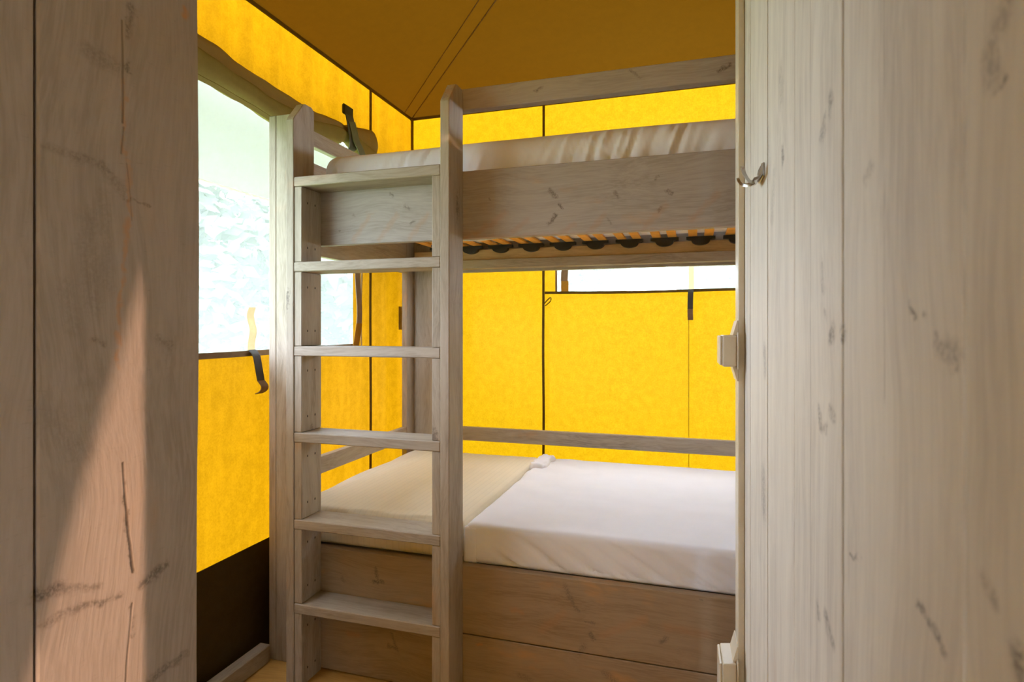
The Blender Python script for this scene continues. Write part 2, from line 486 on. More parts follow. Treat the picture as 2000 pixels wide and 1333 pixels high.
# dark mud band along the foot of the canvas
box('mud_band', XL + 0.012, XL + 0.016, YF + 0.02, YW - 0.02, 0.0, 0.398, BAND, wl, bev=0)
box('mud_band', XL + 0.02, XR - 0.02, YW - 0.018, YW - 0.014, 0.0, 0.398, BAND, wb, bev=0)
# seams with brown piping
def seam_v(parent, plane, u, z0, z1, w, wob=0.004):
    pts = []
    for z in lin(z0, z1, 24):
        du = wob * noise.noise(Vector((u * 9, z * 2, 2)))
        pts.append((XL + 0.016, u + du, z) if plane == 'X' else (u + du, YW - 0.016, z))
    ribbon('seam', pts, (0, w, 0) if plane == 'X' else (w, 0, 0), PIPING, parent, 0.006)
seam_v(wl, 'X', 2.535, 0.40, 2.335, 0.013)
seam_v(wl, 'X', YW - 0.018, 0.40, 2.335, 0.022)
seam_v(wb, 'Y', -0.752, 0.40, 2.335, 0.012)
ribbon('seam', [(-0.028, YW - 0.013, z) for z in lin(0.40, 1.34, 8)], (0.003, 0, 0), simple('faint_seam', (0.42, 0.24, 0.02), 0.8), wb, 0.003)
tube('cord_loop', curve_pts([(-0.750, YW - 0.022, 1.295), (-0.728, YW - 0.026, 1.318), (-0.712, YW - 0.026, 1.330), (-0.712, YW - 0.026, 1.312), (-0.740, YW - 0.024, 1.288)], 5), 0.003, PIPING, wb, 6)
# brown fastener patch on the left canvas near the corner
box('fastener_patch', XL + 0.018, XL + 0.022, 2.815, 2.905, 1.176 - 0.012, 1.176 + 0.112, WEB_BROWN, wl, bev=0.001)

# unseen canvas behind the camera, added; openings shaped for sun patch and sky light
wf = empty('wall_front', (0, YF, 0)); tag(wf, kind='structure')
def edge_x(z): return 1.168 + (z - 1.693) * (1.255 - 1.168) / (2.143 - 1.693)
for poly in ([(-0.72, 0), (edge_x(0), 0), (edge_x(2.3), 2.3), (-0.72, 2.3)],
             [(XL, 2.3), (XR, 2.3), (XR, 3.04), (XL, 2.35)],
             [(1.48, 0), (XR, 0), (XR, 2.3), (1.48, 2.3)]):
    mesh_from('light_mask_panel', [(x, YF, z) for x, z in poly], [tuple(range(4))], CANVAS, wf)

# ------------------------------------------------------------------ windows
win1 = empty('window_1', (XL, 1.6, W1[2])); tag(win1, kind='structure')
V = []; ys = lin(W1[0] - 0.02, W1[1] + 0.02, 40); zs = lin(W1[2] - 0.02, W1[3] + 0.02, 16)
for z in zs:
    for y in ys: V.append((XL - 0.012 + 0.006 * noise.noise(Vector((y * 2, z * 2, 9))), y, z))
mesh_from('insect_screen', V, [(j * 41 + i, j * 41 + i + 1, (j + 1) * 41 + i + 1, (j + 1) * 41 + i) for j in range(16) for i in range(40)], SCREEN, win1, True)
ribbon('sill_binding', [(XL + 0.006, y, W1[2] + 0.004 + 0.004 * math.sin(y * 3)) for y in lin(W1[0], W1[1], 20)], (0, 0, 0.020), WEB_BROWN, win1, 0.004)
# side strip beside the opening: brown fastener tape above, loose canvas edge below
def side_pts(z0, z1, n=12): return [(XL + 0.020 + 0.008 * math.sin(z * 11), 2.418 - 0.030 * max(0, (1.42 - z)) ** 1.0 * 1.0 + 0.008 * math.sin(z * 17), z) for z in lin(z0, z1, n)]
ribbon('side_tape', side_pts(1.195, 2.0, 20), (0, 0.042, 0), WEB_BROWN, win1, 0.003)
ribbon('side_flap', side_pts(1.085, 1.195, 5), (0, 0.050, 0), CANVAS_L, win1, 0.003)
ribbon('side_binding', [(XL + 0.012, 2.462 + 0.006 * math.sin(z * 9), z) for z in lin(1.085, 2.0, 16)], (0, 0.010, 0), WEB_BEIGE, win1, 0.003)
# hanging straps: dark one inside over the sill, beige one lying against the screen
st = [(XL + 0.014, 1.735, 1.096), (XL + 0.026, 1.742, 1.075), (XL + 0.028, 1.752, 1.03), (XL + 0.026, 1.765, 0.985)]
ribbon('strap', curve_pts(st, 5), (0, 0.036, 0), WEB_DARK, win1, 0.003)
st2 = [(XL + 0.026, 1.765, 0.985), (XL + 0.034, 1.776, 0.962), (XL + 0.026, 1.775, 0.945), (XL + 0.018, 1.762, 0.938)]
ribbon('strap_end', curve_pts(st2, 5), (0, 0.036, 0), WEB_BROWN, win1, 0.003)
st3 = [(XL + 0.004, 1.740, 1.085), (XL + 0.004, 1.744, 1.125), (XL + 0.004, 1.752, 1.165), (XL + 0.004, 1.741, 1.20), (XL + 0.004, 1.738, 1.222), (XL + 0.004, 1.748, 1.248)]
ribbon('backlit_strap', curve_pts(st3, 5), (0, 0.034, 0), WEB_BEIGE, win1, 0.002)

win2 = empty('window_2', (0, YW, W2[2])); tag(win2, kind='structure')
V = []; xs = lin(W2[0] - 0.02, W2[1] + 0.02, 30); zs = lin(W2[2] - 0.02, W2[3] + 0.02, 12)
for z in zs:
    for x in xs: V.append((x, YW + 0.012, z))
mesh_from('insect_screen', V, [(j * 31 + i, j * 31 + i + 1, (j + 1) * 31 + i + 1, (j + 1) * 31 + i) for j in range(12) for i in range(30)], SCREEN, win2, True)
ribbon('sill_binding', [(x, YW - 0.012, W2[2] + 0.003 + 0.003 * math.sin(x * 5)) for x in lin(-0.745, W2[1], 20)], (0, 0, 0.013), PIPING, win2, 0.004)
ribbon('edge_binding', [(W2[0] - 0.002, YW - 0.010, z) for z in lin(W2[2], W2[3], 6)], (0.010, 0, 0), WEB_BROWN, win2, 0.004)
ribbon('side_tape', [(-0.640 + 0.003 * math.sin(z * 30), YW - 0.010, z) for z in lin(1.415, 2.0, 12)], (0.036, 0, 0), WEB_BROWN, win2, 0.003)
ribbon('side_flap', [(-0.640, YW - 0.010, z) for z in lin(1.355, 1.415, 3)], (0.038, 0, 0), CANVAS, win2, 0.003)
ribbon('strap', curve_pts([(-0.018, YW - 0.016, 1.36), (-0.020, YW - 0.022, 1.33), (-0.021, YW - 0.020, 1.265)], 4), (0.026, 0, 0), WEB_DARK, win2, 0.003)
ribbon('strap_end', curve_pts([(-0.021, YW - 0.020, 1.265), (-0.021, YW - 0.026, 1.24), (-0.020, YW - 0.020, 1.212)], 4), (0.026, 0, 0), WEB_BROWN, win2, 0.003)
ribbon('backlit_strap', [(-0.016, YW + 0.002, z) for z in lin(1.352, 1.6, 6)], (0.024, 0, 0), WEB_BEIGE, win2, 0.002)

# rolled-up window flap hanging under the valance of the left window
flap = empty('window_flap', (XL, 1.7, 1.95))
tag(flap, 'olive brown canvas window flap rolled up and tied above the large mesh window', 'window flap')
topk = [(0.75, 2.16), (1.35, 2.125), (1.51, 2.099), (1.63, 2.085), (1.82, 2.075), (1.98, 2.075), (2.08, 2.07), (2.20, 2.085), (2.35, 2.10), (2.54, 2.115)]
botk = [(0.75, 1.955), (1.35, 1.955), (1.51, 1.953), (1.65, 1.945), (1.84, 1.930), (2.0, 1.935), (2.15, 1.955), (2.30, 1.985), (2.40, 1.965), (2.54, 1.92)]
def interp(k, y):
    for (a, va), (b, vb) in zip(k, k[1:]):
        if a <= y <= b:
            t = (y - a) / (b - a); t = t * t * (3 - 2 * t); return va + (vb - va) * t
    return k[-1][1] if y > k[-1][0] else k[0][1]
FLAP2 = cloth('olive_canvas_single_lit', (0.40, 0.30, 0.11), (0.070, 0.052, 0.010), 0.45, var=0.06)  # same canvas as the folds; light on the lower roll put into its colour
def flap_part(name, prof, y0, y1, mat, wa, seed):
    ys = lin(y0, y1, 150); V = []; Fc = []
    for y in ys:
        zt, zb = interp(topk, y), interp(botk, y)
        pinch = math.exp(-((y - 2.285) / 0.05) ** 2)
        for q, (d, t) in enumerate(prof):
            edge = 0.35 if q in (0, len(prof) - 1) else 1.0
            wob = wa * (noise.noise(Vector((y * 3.2, t * 2.5, seed))) + 0.7 * noise.noise(Vector((y * 8 - t * 5, t * 3, seed + 3))) + 0.35 * noise.noise(Vector((y * 19 + t * 9, t * 4, seed + 5)))) * edge
            dd = d * (1 - 0.40 * pinch) + wob
            tt = t + edge * 0.10 * noise.noise(Vector((y * 2.6, 1 + seed, t * 2)))
            z = zb + (zt - zb) * tt
            z = z * (1 - 0.30 * pinch) + (zb + zt) / 2 * 0.30 * pinch
            V.append((XL + 0.008 + max(0.004 * q / len(prof), 0.064 * math.tanh(dd / 0.064)), y, z))
    n = len(prof)
    for i in range(len(ys) - 1):
        for k in range(n - 1): Fc.append((i * n + k, i * n + k + 1, (i + 1) * n + k + 1, (i + 1) * n + k))
    return mesh_from(name, V, Fc, mat, flap, True)
flap_part('folded_canvas', [(0.004, 1.02), (0.022, 0.99), (0.040, 0.92), (0.052, 0.82), (0.060, 0.70), (0.062, 0.60), (0.056, 0.50), (0.040, 0.42), (0.020, 0.40)], 0.75, 2.528, FLAP, 0.022, 0.4)
flap_part('roll', [(0.015, 0.62), (0.050, 0.60), (0.072, 0.52), (0.082, 0.40), (0.086, 0.28), (0.080, 0.14), (0.062, 0.04), (0.038, 0.0), (0.015, 0.05), (0.006, 0.18)], 0.75, 2.526, FLAP2, 0.022, 7.4)
ribbon('hem', [(XL + 0.060, y, interp(botk, y) - 0.006) for y in lin(0.75, 2.1, 30)], (0.012, 0, 0.010), FLAP, flap, 0.005)
ribbon('tie_strap', curve_pts([(XL + 0.066, 2.262, 2.135), (XL + 0.069, 2.275, 2.09), (XL + 0.069, 2.290, 2.04), (XL + 0.066, 2.305, 2.00), (XL + 0.050, 2.318, 1.975), (XL + 0.01, 2.325, 1.97)], 6), (0, 0.058, 0.010), WEB_DARK, flap, 0.003)
ribbon('tie_strap', curve_pts([(XL + 0.073, 2.282, 2.085), (XL + 0.073, 2.300, 2.05), (XL + 0.074, 2.318, 2.01), (XL + 0.073, 2.350, 1.985), (XL + 0.068, 2.385, 1.955)], 6), (0, 0.050, 0.014), simple('olive_webbing', (0.11, 0.115, 0.06), 0.7), flap, 0.003)
box('buckle', XL + 0.056, XL + 0.072, 2.225, 2.300, 2.105, 2.150, BLACK, flap, bev=0.006)

# ------------------------------------------------------------------ wooden partitions of the corridor
def mk(pts, conv):      # marks given as (x0, y0, x1, y1, radius_m, strength)
    return [(conv(a, b), conv(c, d), r, s) for (a, b, c, d, r, s) in pts]
cl = lambda x, y: on_x(x, y, XC)
left_marks = mk([(71, 1165, 110, 1152, .010, .9), (110, 1152, 190, 1147, .006, .6), (83, 1220, 160, 1185, .007, .7), (160, 1185, 232, 1165, .006, .8),
                 (278, 1142, 323, 1104, .009, .8), (240, 905, 246, 1010, .003, .8), (246, 1010, 258, 1115, .004, .9), (256, 1180, 262, 1240, .004, .7), (293, 1330, 363, 1276, .008, .7),
                 (168, 97, 235, 133, .012, .35), (258, 10, 250, 70, .007, .6), (250, 120, 252, 143, .005, .9), (85, 290, 130, 296, .006, .35), (140, 305, 180, 318, .007, .45), (195, 322, 215, 336, .006, .5), (210, 335, 238, 372, .010, .35), (240, 388, 290, 400, .003, .7),
                 (175, 430, 178, 600, .020, .22), (200, 380, 210, 560, .012, .20), (130, 560, 140, 640, .015, .2), (185, 665, 205, 668, .006, .6), (310, 665, 330, 675, .008, .4), (100, 820, 160, 880, .02, .2)], cl)
left_cracks = mk([(238, 40, 240, 240, .0018, .7), (242, 250, 238, 300, .0018, .6), (248, 320, 256, 430, .0014, .5), (240, 905, 247, 1010, .0022, .8), (247, 1010, 260, 1118, .0024, .8), (258, 1180, 246, 1333, .0018, .6)], cl)
left_orange = mk([(241, 130, 243, 300, .003, .5), (248, 310, 255, 420, .004, .45), (250, 430, 236, 600, .004, .55), (236, 600, 228, 720, .004, .5), (360, 20, 360, 30, .007, .8)], cl)
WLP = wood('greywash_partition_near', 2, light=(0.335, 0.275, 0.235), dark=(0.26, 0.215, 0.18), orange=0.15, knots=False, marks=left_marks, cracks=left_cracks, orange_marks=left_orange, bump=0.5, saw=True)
WLP2 = wood('greywash_partition', 2, light=(0.335, 0.275, 0.235), dark=(0.25, 0.205, 0.17), orange=0.15, bump=0.5)

wcl = empty('wall_corridor_left', (XC, 0, 0)); tag(wcl, kind='structure')
PH = 2.12
def plank_wavy(parent, x0, x1, y0, y1, mat, wav):
    """full-height plank; its far edge wanders a few millimetres like a sawn board"""
    V, Fc = [], []; zs = lin(0, PH, 24)
    for z in zs:
        w = wav(z)
        V += [(x0, y0, z), (x1 - 0.002, y0, z), (x1, y0 + 0.002, z), (x1, y1 + w - 0.0015, z), (x1 - 0.0015, y1 + w, z), (x0, y1 + w, z)]
    for i in range(24):
        for k in range(6):
            a = i * 6 + k; b = i * 6 + (k + 1) % 6
            Fc.append((a, b, b + 6, a + 6))
    Fc.append((5, 4, 3, 2, 1, 0)); Fc.append(tuple(range(144, 150)))
    return mesh_from('plank', V, Fc, mat, parent)
pw = 0.215; y1 = 0.659; i = 0
while y1 > YF + 0.9:
    wv = (lambda z: 0.0045 * math.sin((z - 0.75) * 3.0) ** 2 * (1 if z > 1.0 else 0.5) - 0.002) if i == 0 else (lambda z: 0)
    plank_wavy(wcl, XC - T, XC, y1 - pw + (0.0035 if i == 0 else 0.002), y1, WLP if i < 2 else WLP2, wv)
    y1 -= pw; i += 1
box('core_panel', XC - 0.036, XC - T - 0.001, y1, 0.650, 0, PH, WOODCORE, wcl, bev=0)

# the partition closing the neighbouring room, along x from the corridor wall to the canvas
wpl = empty('wall_partition_left', (-1.1, 0.62, 0)); tag(wpl, kind='structure')
x = XL + 0.03
while x < XC - 0.05:
    box('plank', x, min(x + pw - 0.003, XC - 0.04), 0.61, 0.61 + T, 0, PH, WLP2, wpl); x += pw

# right partition: runs past the camera, its plank joints from the photograph
right_z = [F_PX * A_R / (px - 1325) for px in (1455.5, 1466, 1500, 1552, 1648, 1885)]
zz = right_z[-1]
while rw(zz).y > -0.60:
    zz -= 0.207; right_z.append(zz)
right_z[-1] = (-0.60 - A_R * _s) / (0.2819 * _s + _c)      # unseen end, placed so its edge bounds the sun patch
right_z[0] = 1.32
def cr(x, y):
    z = F_PX * A_R / (x - 1325); p = rw(z)
    return Vector((p.x, p.y, CAM_H - (y - CY) / F_PX * z))
right_marks = mk([(1528, 300, 1529, 312, .012, .8), (1524, 150, 1526, 185, .022, .35), (1621, 195, 1622, 212, .010, .6), (1610, 240, 1604, 268, .010, .6), (1627, 650, 1622, 660, .010, .7), (1645, 645, 1648, 655, .008, .6),
                  (1600, 800, 1603, 830, .008, .6), (1620, 800, 1628, 815, .007, .5), (1605, 832, 1615, 840, .006, .5), (1778, 605, 1785, 617, .004, .8), (1800, 618, 1806, 624, .003, .6), (1830, 645, 1836, 658, .004, .8), (1838, 680, 1866, 692, .010, .45), (1866, 700, 1874, 716, .004, .6),
                  (1493, 690, 1494, 720, .02, .5), (1795, 1180, 1820, 1222, .005, .75), (1820, 1222, 1844, 1272, .005, .75), (1612, 1205, 1625, 1250, .010, .6), (1597, 1185, 1599, 1205, .008, .6), (1988, 1280, 1988, 1300, .008, .8), (1491, 940, 1492, 990, .03, .5), (1920, 1140, 1942, 1175, .007, .45),
                  (1945, 170, 1958, 155, .003, .8), (1948, 60, 1962, 20, .009, .4), (1930, 110, 1938, 150, .008, .4), (1700, 330, 1690, 350, .008, .3), (1605, 520, 1607, 560, .008, .4), (1610, 610, 1612, 620, .005, .4), (1660, 1090, 1680, 1088, .003, .6), (1500, 260, 1502, 330, .02, .25), (1512, 340, 1508, 420, .02, .3)], cr)
right_cracks = mk([(1583, -40, 1583, 1400, .0016, .55), (1727, -60, 1727, 900, .0008, .7), (1553, 0, 1553, 700, .0015, .3), (1815, 280, 1868, 330, .0006, .5)], cr)
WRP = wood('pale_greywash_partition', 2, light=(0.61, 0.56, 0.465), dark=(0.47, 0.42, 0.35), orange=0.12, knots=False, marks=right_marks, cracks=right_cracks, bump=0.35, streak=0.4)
wcr = empty('wall_corridor_right', (rw(0.6).x, rw(0.6).y, 0)); tag(wcr, kind='structure')
def wall_block(name, za, zb, o0, o1, z0, z1, mat, parent, bev=0.0015):
    """block on the right partition: za/zb along the wall (camera depth), o0/o1 out of its face, z0/z1 height"""
    def P(z, o, h): p = rw(z, o); return Vector((p.x, p.y, h))
    bm = bmesh.new()
    vs_ = [bm.verts.new(P(z, o, h)) for h in (z0, z1) for (z, o) in ((za, o0), (zb, o0), (zb, o1), (za, o1))]
    for f in ((3, 2, 1, 0), (4, 5, 6, 7), (0, 1, 5, 4), (1, 2, 6, 5), (2, 3, 7, 6), (3, 0, 4, 7)): bm.faces.new([vs_[k] for k in f])
    bmesh.ops.recalc_face_normals(bm, faces=bm.faces)
    if bev: bmesh.ops.bevel(bm, geom=bm.edges[:], offset=bev, segments=2 if bev > 0.002 else 1, affect='EDGES', profile=0.5)
    bm.verts.index_update()
    V = [v.co.copy() for v in bm.verts]; Fc = [[v.index for v in f.verts] for f in bm.faces]; bm.free()
    return mesh_from(name, V, Fc, mat, parent)
gaps = [0, .008, .009, .0022, .0060, .0012] + [.002] * 20
for i in range(len(right_z) - 1):
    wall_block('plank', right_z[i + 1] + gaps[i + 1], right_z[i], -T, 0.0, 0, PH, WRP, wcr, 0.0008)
for i in range(1, len(right_z) - 1):
    wall_block('joint', right_z[i], right_z[i] + gaps[i], -T + 0.001, -0.0025, 0.001, PH - 0.001, WOODCORE, wcr, 0)
wall_block('core_panel', right_z[-1], 1.315, -0.036, -T - 0.001, 0, PH, WOODCORE, wcr, 0)
# rooms to the right, closed off from the bunk
wpr = empty('wall_partition_right', (0.45, 1.36, 0)); tag(wpr, kind='structure')
e = rw(1.33)
x = e.x + 0.04
while x < XR - 0.05:
    box('plank', x, min(x + pw - 0.003, XR - 0.02), e.y + 0.02, e.y + 0.02 + T, 0, PH, WLP2, wpr); x += pw
wpe = empty('wall_partition_end', (0.80, 2.2, 0)); tag(wpe, kind='structure')
y = e.y + 0.06
while y < YW - 0.06:
    box('plank', 0.80, 0.80 + T, y, min(y + pw - 0.003, YW - 0.02), 0, PH, WLP2, wpe); y += pw

# timber along the foot of the left canvas
bb = box('baseboard_left', -1.470, -1.427, 0.66, 1.735, 0.0, 0.060, WY, bev=0.003); tag(bb, kind='structure')

# ------------------------------------------------------------------ bunk bed
bunk = empty('bunk_bed', (-0.4, 2.3, 0))
tag(bunk, 'grey-washed pine bunk bed with plank sides against the yellow canvas', 'bunk bed')
G = 0.0015
fb = lambda x, y: on_y(x, y, YB)
ub_marks = mk([(1074, 372, 1084, 384, .009, .75), (1093, 400, 1098, 406, .006, .8), (1072, 438, 1086, 420, .008, .8), (1200, 376, 1208, 386, .007, .65), (1188, 428, 1192, 438, .005, .5), (1281, 350, 1284, 345, .006, .7), (1300, 372, 1314, 379, .006, .7), (1286, 412, 1292, 404, .006, .7), (955, 390, 956, 392, .004, .6),
               (762, 378, 768, 384, .005, .7), (790, 402, 800, 408, .007, .6), (802, 438, 810, 432, .006, .7), (690, 420, 694, 424, .005, .5), (660, 450, 664, 452, .004, .5)], fb)
ub_or = mk([(1150, 455, 1180, 420, .012, .22), (1260, 445, 1300, 400, .012, .22), (1350, 430, 1400, 380, .012, .22), (960, 440, 985, 415, .012, .22), (1000, 455, 1030, 430, .012, .22), (930, 460, 950, 440, .012, .22), (1090, 460, 1120, 440, .012, .22), (690, 470, 720, 425, .012, .22), (740, 470, 775, 420, .012, .22), (800, 465, 835, 420, .012, .22), (900, 467, 1440, 446, .012, .22)], fb)
WUB = wood('front_board_wood', 0, marks=ub_marks, orange_marks=ub_or, knots=False, bump=0.2, light=(0.38, 0.325, 0.28), dark=(0.285, 0.24, 0.195))
lb_marks = mk([(1105, 1145, 1115, 1170, .010, .5), (1112, 1170, 1130, 1195, .008, .5), (1152, 1238, 1160, 1250, .008, .7), (1140, 1262, 1134, 1275, .012, .5), (1292, 1254, 1300, 1248, .010, .6), (1145, 1216, 1160, 1220, .006, .6), (1368, 1172, 1372, 1174, .004, .7),
               (733, 1110, 737, 1135, .008, .6), (730, 1137, 748, 1138, .008, .8), (668, 1130, 672, 1136, .008, .4), (765, 1240, 775, 1270, .008, .6), (758, 1262, 772, 1268, .008, .7), (1015, 1320, 1035, 1330, .014, .4), (1180, 1315, 1200, 1330, .014, .5)], fb)
lb_or = mk([(1180, 1240, 1260, 1210, .016, .25), (1000, 1192, 1020, 1196, .010, .4), (930, 1258, 940, 1260, .005, .8), (1300, 1225, 1380, 1240, .016, .25), (1060, 1230, 1100, 1200, .016, .25), (680, 1238, 700, 1242, .012, .4)], fb)
WLB = wood('lower_board_wood_warm_shade', 0, marks=lb_marks, orange_marks=lb_or, knots=False, bump=0.25, light=(0.33, 0.235, 0.145), dark=(0.24, 0.16, 0.09), orange=0.5)  # the dimmer, warmer light low on the bed is put into this colour
rl_marks = mk([(1062, 140, 1070, 136, .006, .7), (1046, 178, 1058, 170, .006, .6), (1405, 138, 1425, 126, .008, .8), (1230, 138, 1250, 150, .006, .5), (955, 162, 960, 170, .003, .5)], fb)
WRL = wood('rail_wood', 0, marks=rl_marks, knots=False, light=(0.40, 0.345, 0.31), dark=(0.31, 0.26, 0.22))

# front-left corner post: two planks in an L, ladder stands in front of it
PT = 1.925
box('corner_post', XB0, XB0 + 0.0295, YB, YB + 0.20, 0, PT, WZ, bunk)
box('corner_post', XB0 + 0.0305, XB0 + 0.158, YB, YB + T, 0, PT, WZ, bunk)
# rear-left corner post
box('corner_post', XB0, XB0 + 0.0295, YK - 0.105, YK, 0, PT, WZ, bunk)
box('corner_post', XB0 + 0.0305, XB0 + 0.20, YK - T, YK, 0, PT, WZ, bunk)
# right-hand posts
box('corner_post', XB1 - 0.0295, XB1, YB + 0.0305, YB + 0.20, 0, PT, WZ, bunk)
box('corner_post', XB1 - 0.0295, XB1, YK - 0.165, YK, 0, PT, WZ, bunk)
# lower box: two front planks, back and end planks
LB = XB0 + 0.1595
box('front_plank', LB, XB1, YB, YB + T, 0.2045, 0.420, WLB, bunk)
box('front_plank', LB, XB1, YB + 0.001, YB + T, 0.004, 0.2005, WLB, bunk)
box('end_plank', XB0 + 0.001, XB0 + T, YB + 0.202, YK - 0.107, 0.2045, 0.420, WY, bunk)
box('end_plank', XB0 + 0.001, XB0 + T, YB + 0.202, YK - 0.107, 0.0, 0.2005, WY, bunk)
box('back_plank', XB0 + 0.202, XB1 - 0.031, YK - T, YK, 0.20, 0.420, WX, bunk)
box('mattress_board', XB0 + 0.031, XB1 - 0.031, YB + T + 0.001, YK - T - 0.001, 0.392, 0.409, WX, bunk, bev=0)
# lower guard rails
box('guard_rail', XB0 + 0.202, XB1 - 0.031, YK - T - 0.0, YK, 0.598, 0.666, WX, bunk)
box('guard_rail', XB0 + 0.001, XB0 + T, YB + 0.202, YK - 0.107, 0.596, 0.664, WY, bunk)
# upper tier
box('front_plank', LB, XB1, YB, YB + T, 1.457, 1.672, WUB, bunk)
box('back_plank', XB0 + 0.202, XB1 - 0.031, YK - T, YK, 1.457, 1.672, WX, bunk)
box('end_plank', XB0 + 0.001, XB0 + T, YB + 0.202, YK - 0.107, 1.457, 1.640, WY, bunk)
box('end_plank', XB0 + 0.001, XB0 + T, YB + 0.202, YK - 0.107, 1.643, 1.815, WY, bunk)
box('end_plank', XB1 - T, XB1 - 0.001, YB + 0.202, YK - 0.167, 1.457, 1.672, WY, bunk)
box('guard_rail', -0.732, XB1, YB, YB + 0.034, 1.866, 1.934, WRL, bunk)
box('guard_rail', XB0 + 0.001, XB0 + T, YB + 0.202, YK - 0.107, 1.880, 1.940, WY, bunk)
# ledger that carries the slatted base
box('ledger', XB0 + 0.031, XB1 - 0.031, YK - T - 0.052, YK - T - 0.001, 1.470, 1.514, WX, bunk)
box('ledger', XB0 + 0.19, XB1 - 0.031, YB + T + 0.001, YB + T + 0.040, 1.470, 1.514, WX, bunk)

# ------------------------------------------------------------------ ladder
lad = empty('ladder', (-0.98, YL, 0))
tag(lad, 'grey-washed wooden ladder with six flat rungs fixed to the bunk bed front', 'ladder')
XA, XD = -1.2542, -0.7322        # inner faces of the uprights
up_marks = []
def upright(x0, x1):
    y0, y1_ = YL, YB - 0.001
    zf, zt = 1.866, 1.930
    ym = y0 + 0.052
    pr = [(y0, 0), (y1_, 0), (y1_, zt - 0.012), (y1_ - 0.014, zt), (ym + 0.010, zt), (ym, zt - 0.004), (y0 + 0.004, zf), (y0, zf - 0.008)]
    bm = bmesh.new()
    a = [bm.verts.new((x0, y, z)) for y, z in pr]; b = [bm.verts.new((x1, y, z)) for y, z in pr]; k = len(pr)
    bm.faces.new(a[::-1]); bm.faces.new(b)
    for q in range(k): bm.faces.new((a[q], a[(q + 1) % k], b[(q + 1) % k], b[q]))
    bmesh.ops.recalc_face_normals(bm, faces=bm.faces)
    bmesh.ops.bevel(bm, geom=[e for e in bm.edges if abs(e.verts[0].co.x - e.verts[1].co.x) < 1e-6], offset=0.002, segments=1, affect='EDGES')
    bm.verts.index_update()
    V = [v.co.copy() for v in bm.verts]; Fc = [[v.index for v in f.verts] for f in bm.faces]; bm.free()
    return mesh_from('upright', V, Fc, WZ, lad)
upright(XA - 0.029, XA)
upright(XD, XD + 0.0295)
rung_top = [1.669, 1.390, 1.1145, 0.832, 0.5475, 0.272]
RT = 0.0315
for z in rung_top:
    box('rung', XA + 0.0005, XD - 0.0005, YL + 0.001, YB - 0.002, z - RT, z, WX, lad, bev=0.0025)
sp = [(0.0, rung_top[5] - RT)] + [(rung_top[k + 1], rung_top[k] - RT) for k in range(4, -1, -1)]
SCREWM = simple('dark_screw', (0.05, 0.035, 0.025), 0.5)
for (a, b) in sp:
    lsp = box('spacer', XA + 0.0005, XA + 0.029, YL + 0.004, YB - 0.002, a + 0.0008, b - 0.0008, WZ, lad)
    box('spacer', XD - 0.029, XD - 0.0005, YL + 0.004, YB - 0.002, a + 0.0008, b - 0.0008, WZ, lad)
    for z in (a + 0.05, b - 0.05):
        for y in (YL + 0.035, YL + 0.075):
            box('screw', XA + 0.0285, XA + 0.0298, y - 0.0025, y + 0.0025, z - 0.0035, z + 0.0035, SCREWM, lsp, bev=0.0005)

# ------------------------------------------------------------------ slatted base of the upper bunk
sb = empty('slatted_base', (-0.4, 2.3, 1.515))
tag(sb, 'slatted bed base of wood slats in black holders under the upper mattress', 'slatted base')
ya, yb_ = YB + T + 0.004, YK - T - 0.004
box('side_rail', XB0 + 0.05, XB1 - 0.05, yb_ - 0.030, yb_, 1.515, 1.566, PINE, sb)
box('side_rail', XB0 + 0.20, XB1 - 0.05, ya, ya + 0.030, 1.515, 1.566, PINE, sb)
hx = -1.229
def holder_mesh():
    """black double holder: flat cap with a round belly below"""
    V, Fc = [], []; n = 14
    outl = [(-0.062, 0.020), (-0.062, 0.008)] + [(-0.040 * math.cos(math.pi * k / n), 0.004 - 0.022 * math.sin(math.pi * k / n)) for k in range(n + 1)] + [(0.062, 0.008), (0.062, 0.020)]
    for y in (-0.014, 0.014): V += [(x, y, z) for x, z in outl]
    k = len(outl)
    Fc.append(tuple(range(k))); Fc.append(tuple(range(k, 2 * k))[::-1])
    for q in range(k): Fc.append((q, (q + 1) % k, k + (q + 1) % k, k + q))
    me = bpy.data.meshes.new('holder'); me.from_pydata(V, [], Fc); me.validate()
    bm = bmesh.new(); bm.from_mesh(me); bmesh.ops.recalc_face_normals(bm, faces=bm.faces); bm.to_mesh(me); bm.free()
    me.materials.append(BLACK)
    return me
hm = holder_mesh()
while hx < XB1 - 0.08:
    link('slat_holder', hm, BLACK, sb, (hx, yb_ - 0.045, 1.562))
    if hx > XB0 + 0.26: link('slat_holder', hm, BLACK, sb, (hx, ya + 0.045, 1.562))
    for dx in (-0.034, 0.034):
        box('slat', hx + dx - 0.019, hx + dx + 0.019, ya + 0.034, yb_ - 0.034, 1.583, 1.592, SLAT, sb, bev=0.001)
    hx += 0.1568
tube('cable', curve_pts([(-1.14, 2.28, 1.568), (-1.02, 2.30, 1.556), (-0.93, 2.32, 1.545), (-0.84, 2.33, 1.545), (-0.70, 2.34, 1.560), (-0.55, 2.36, 1.575)], 6), 0.004, CABLE_W, sb, 6)
tube('cord', curve_pts([(-1.22, 2.62, 1.572), (-1.16, 2.60, 1.550), (-1.13, 2.58, 1.50), (-1.12, 2.56, 1.47)], 5), 0.004, BLACK, sb, 6)

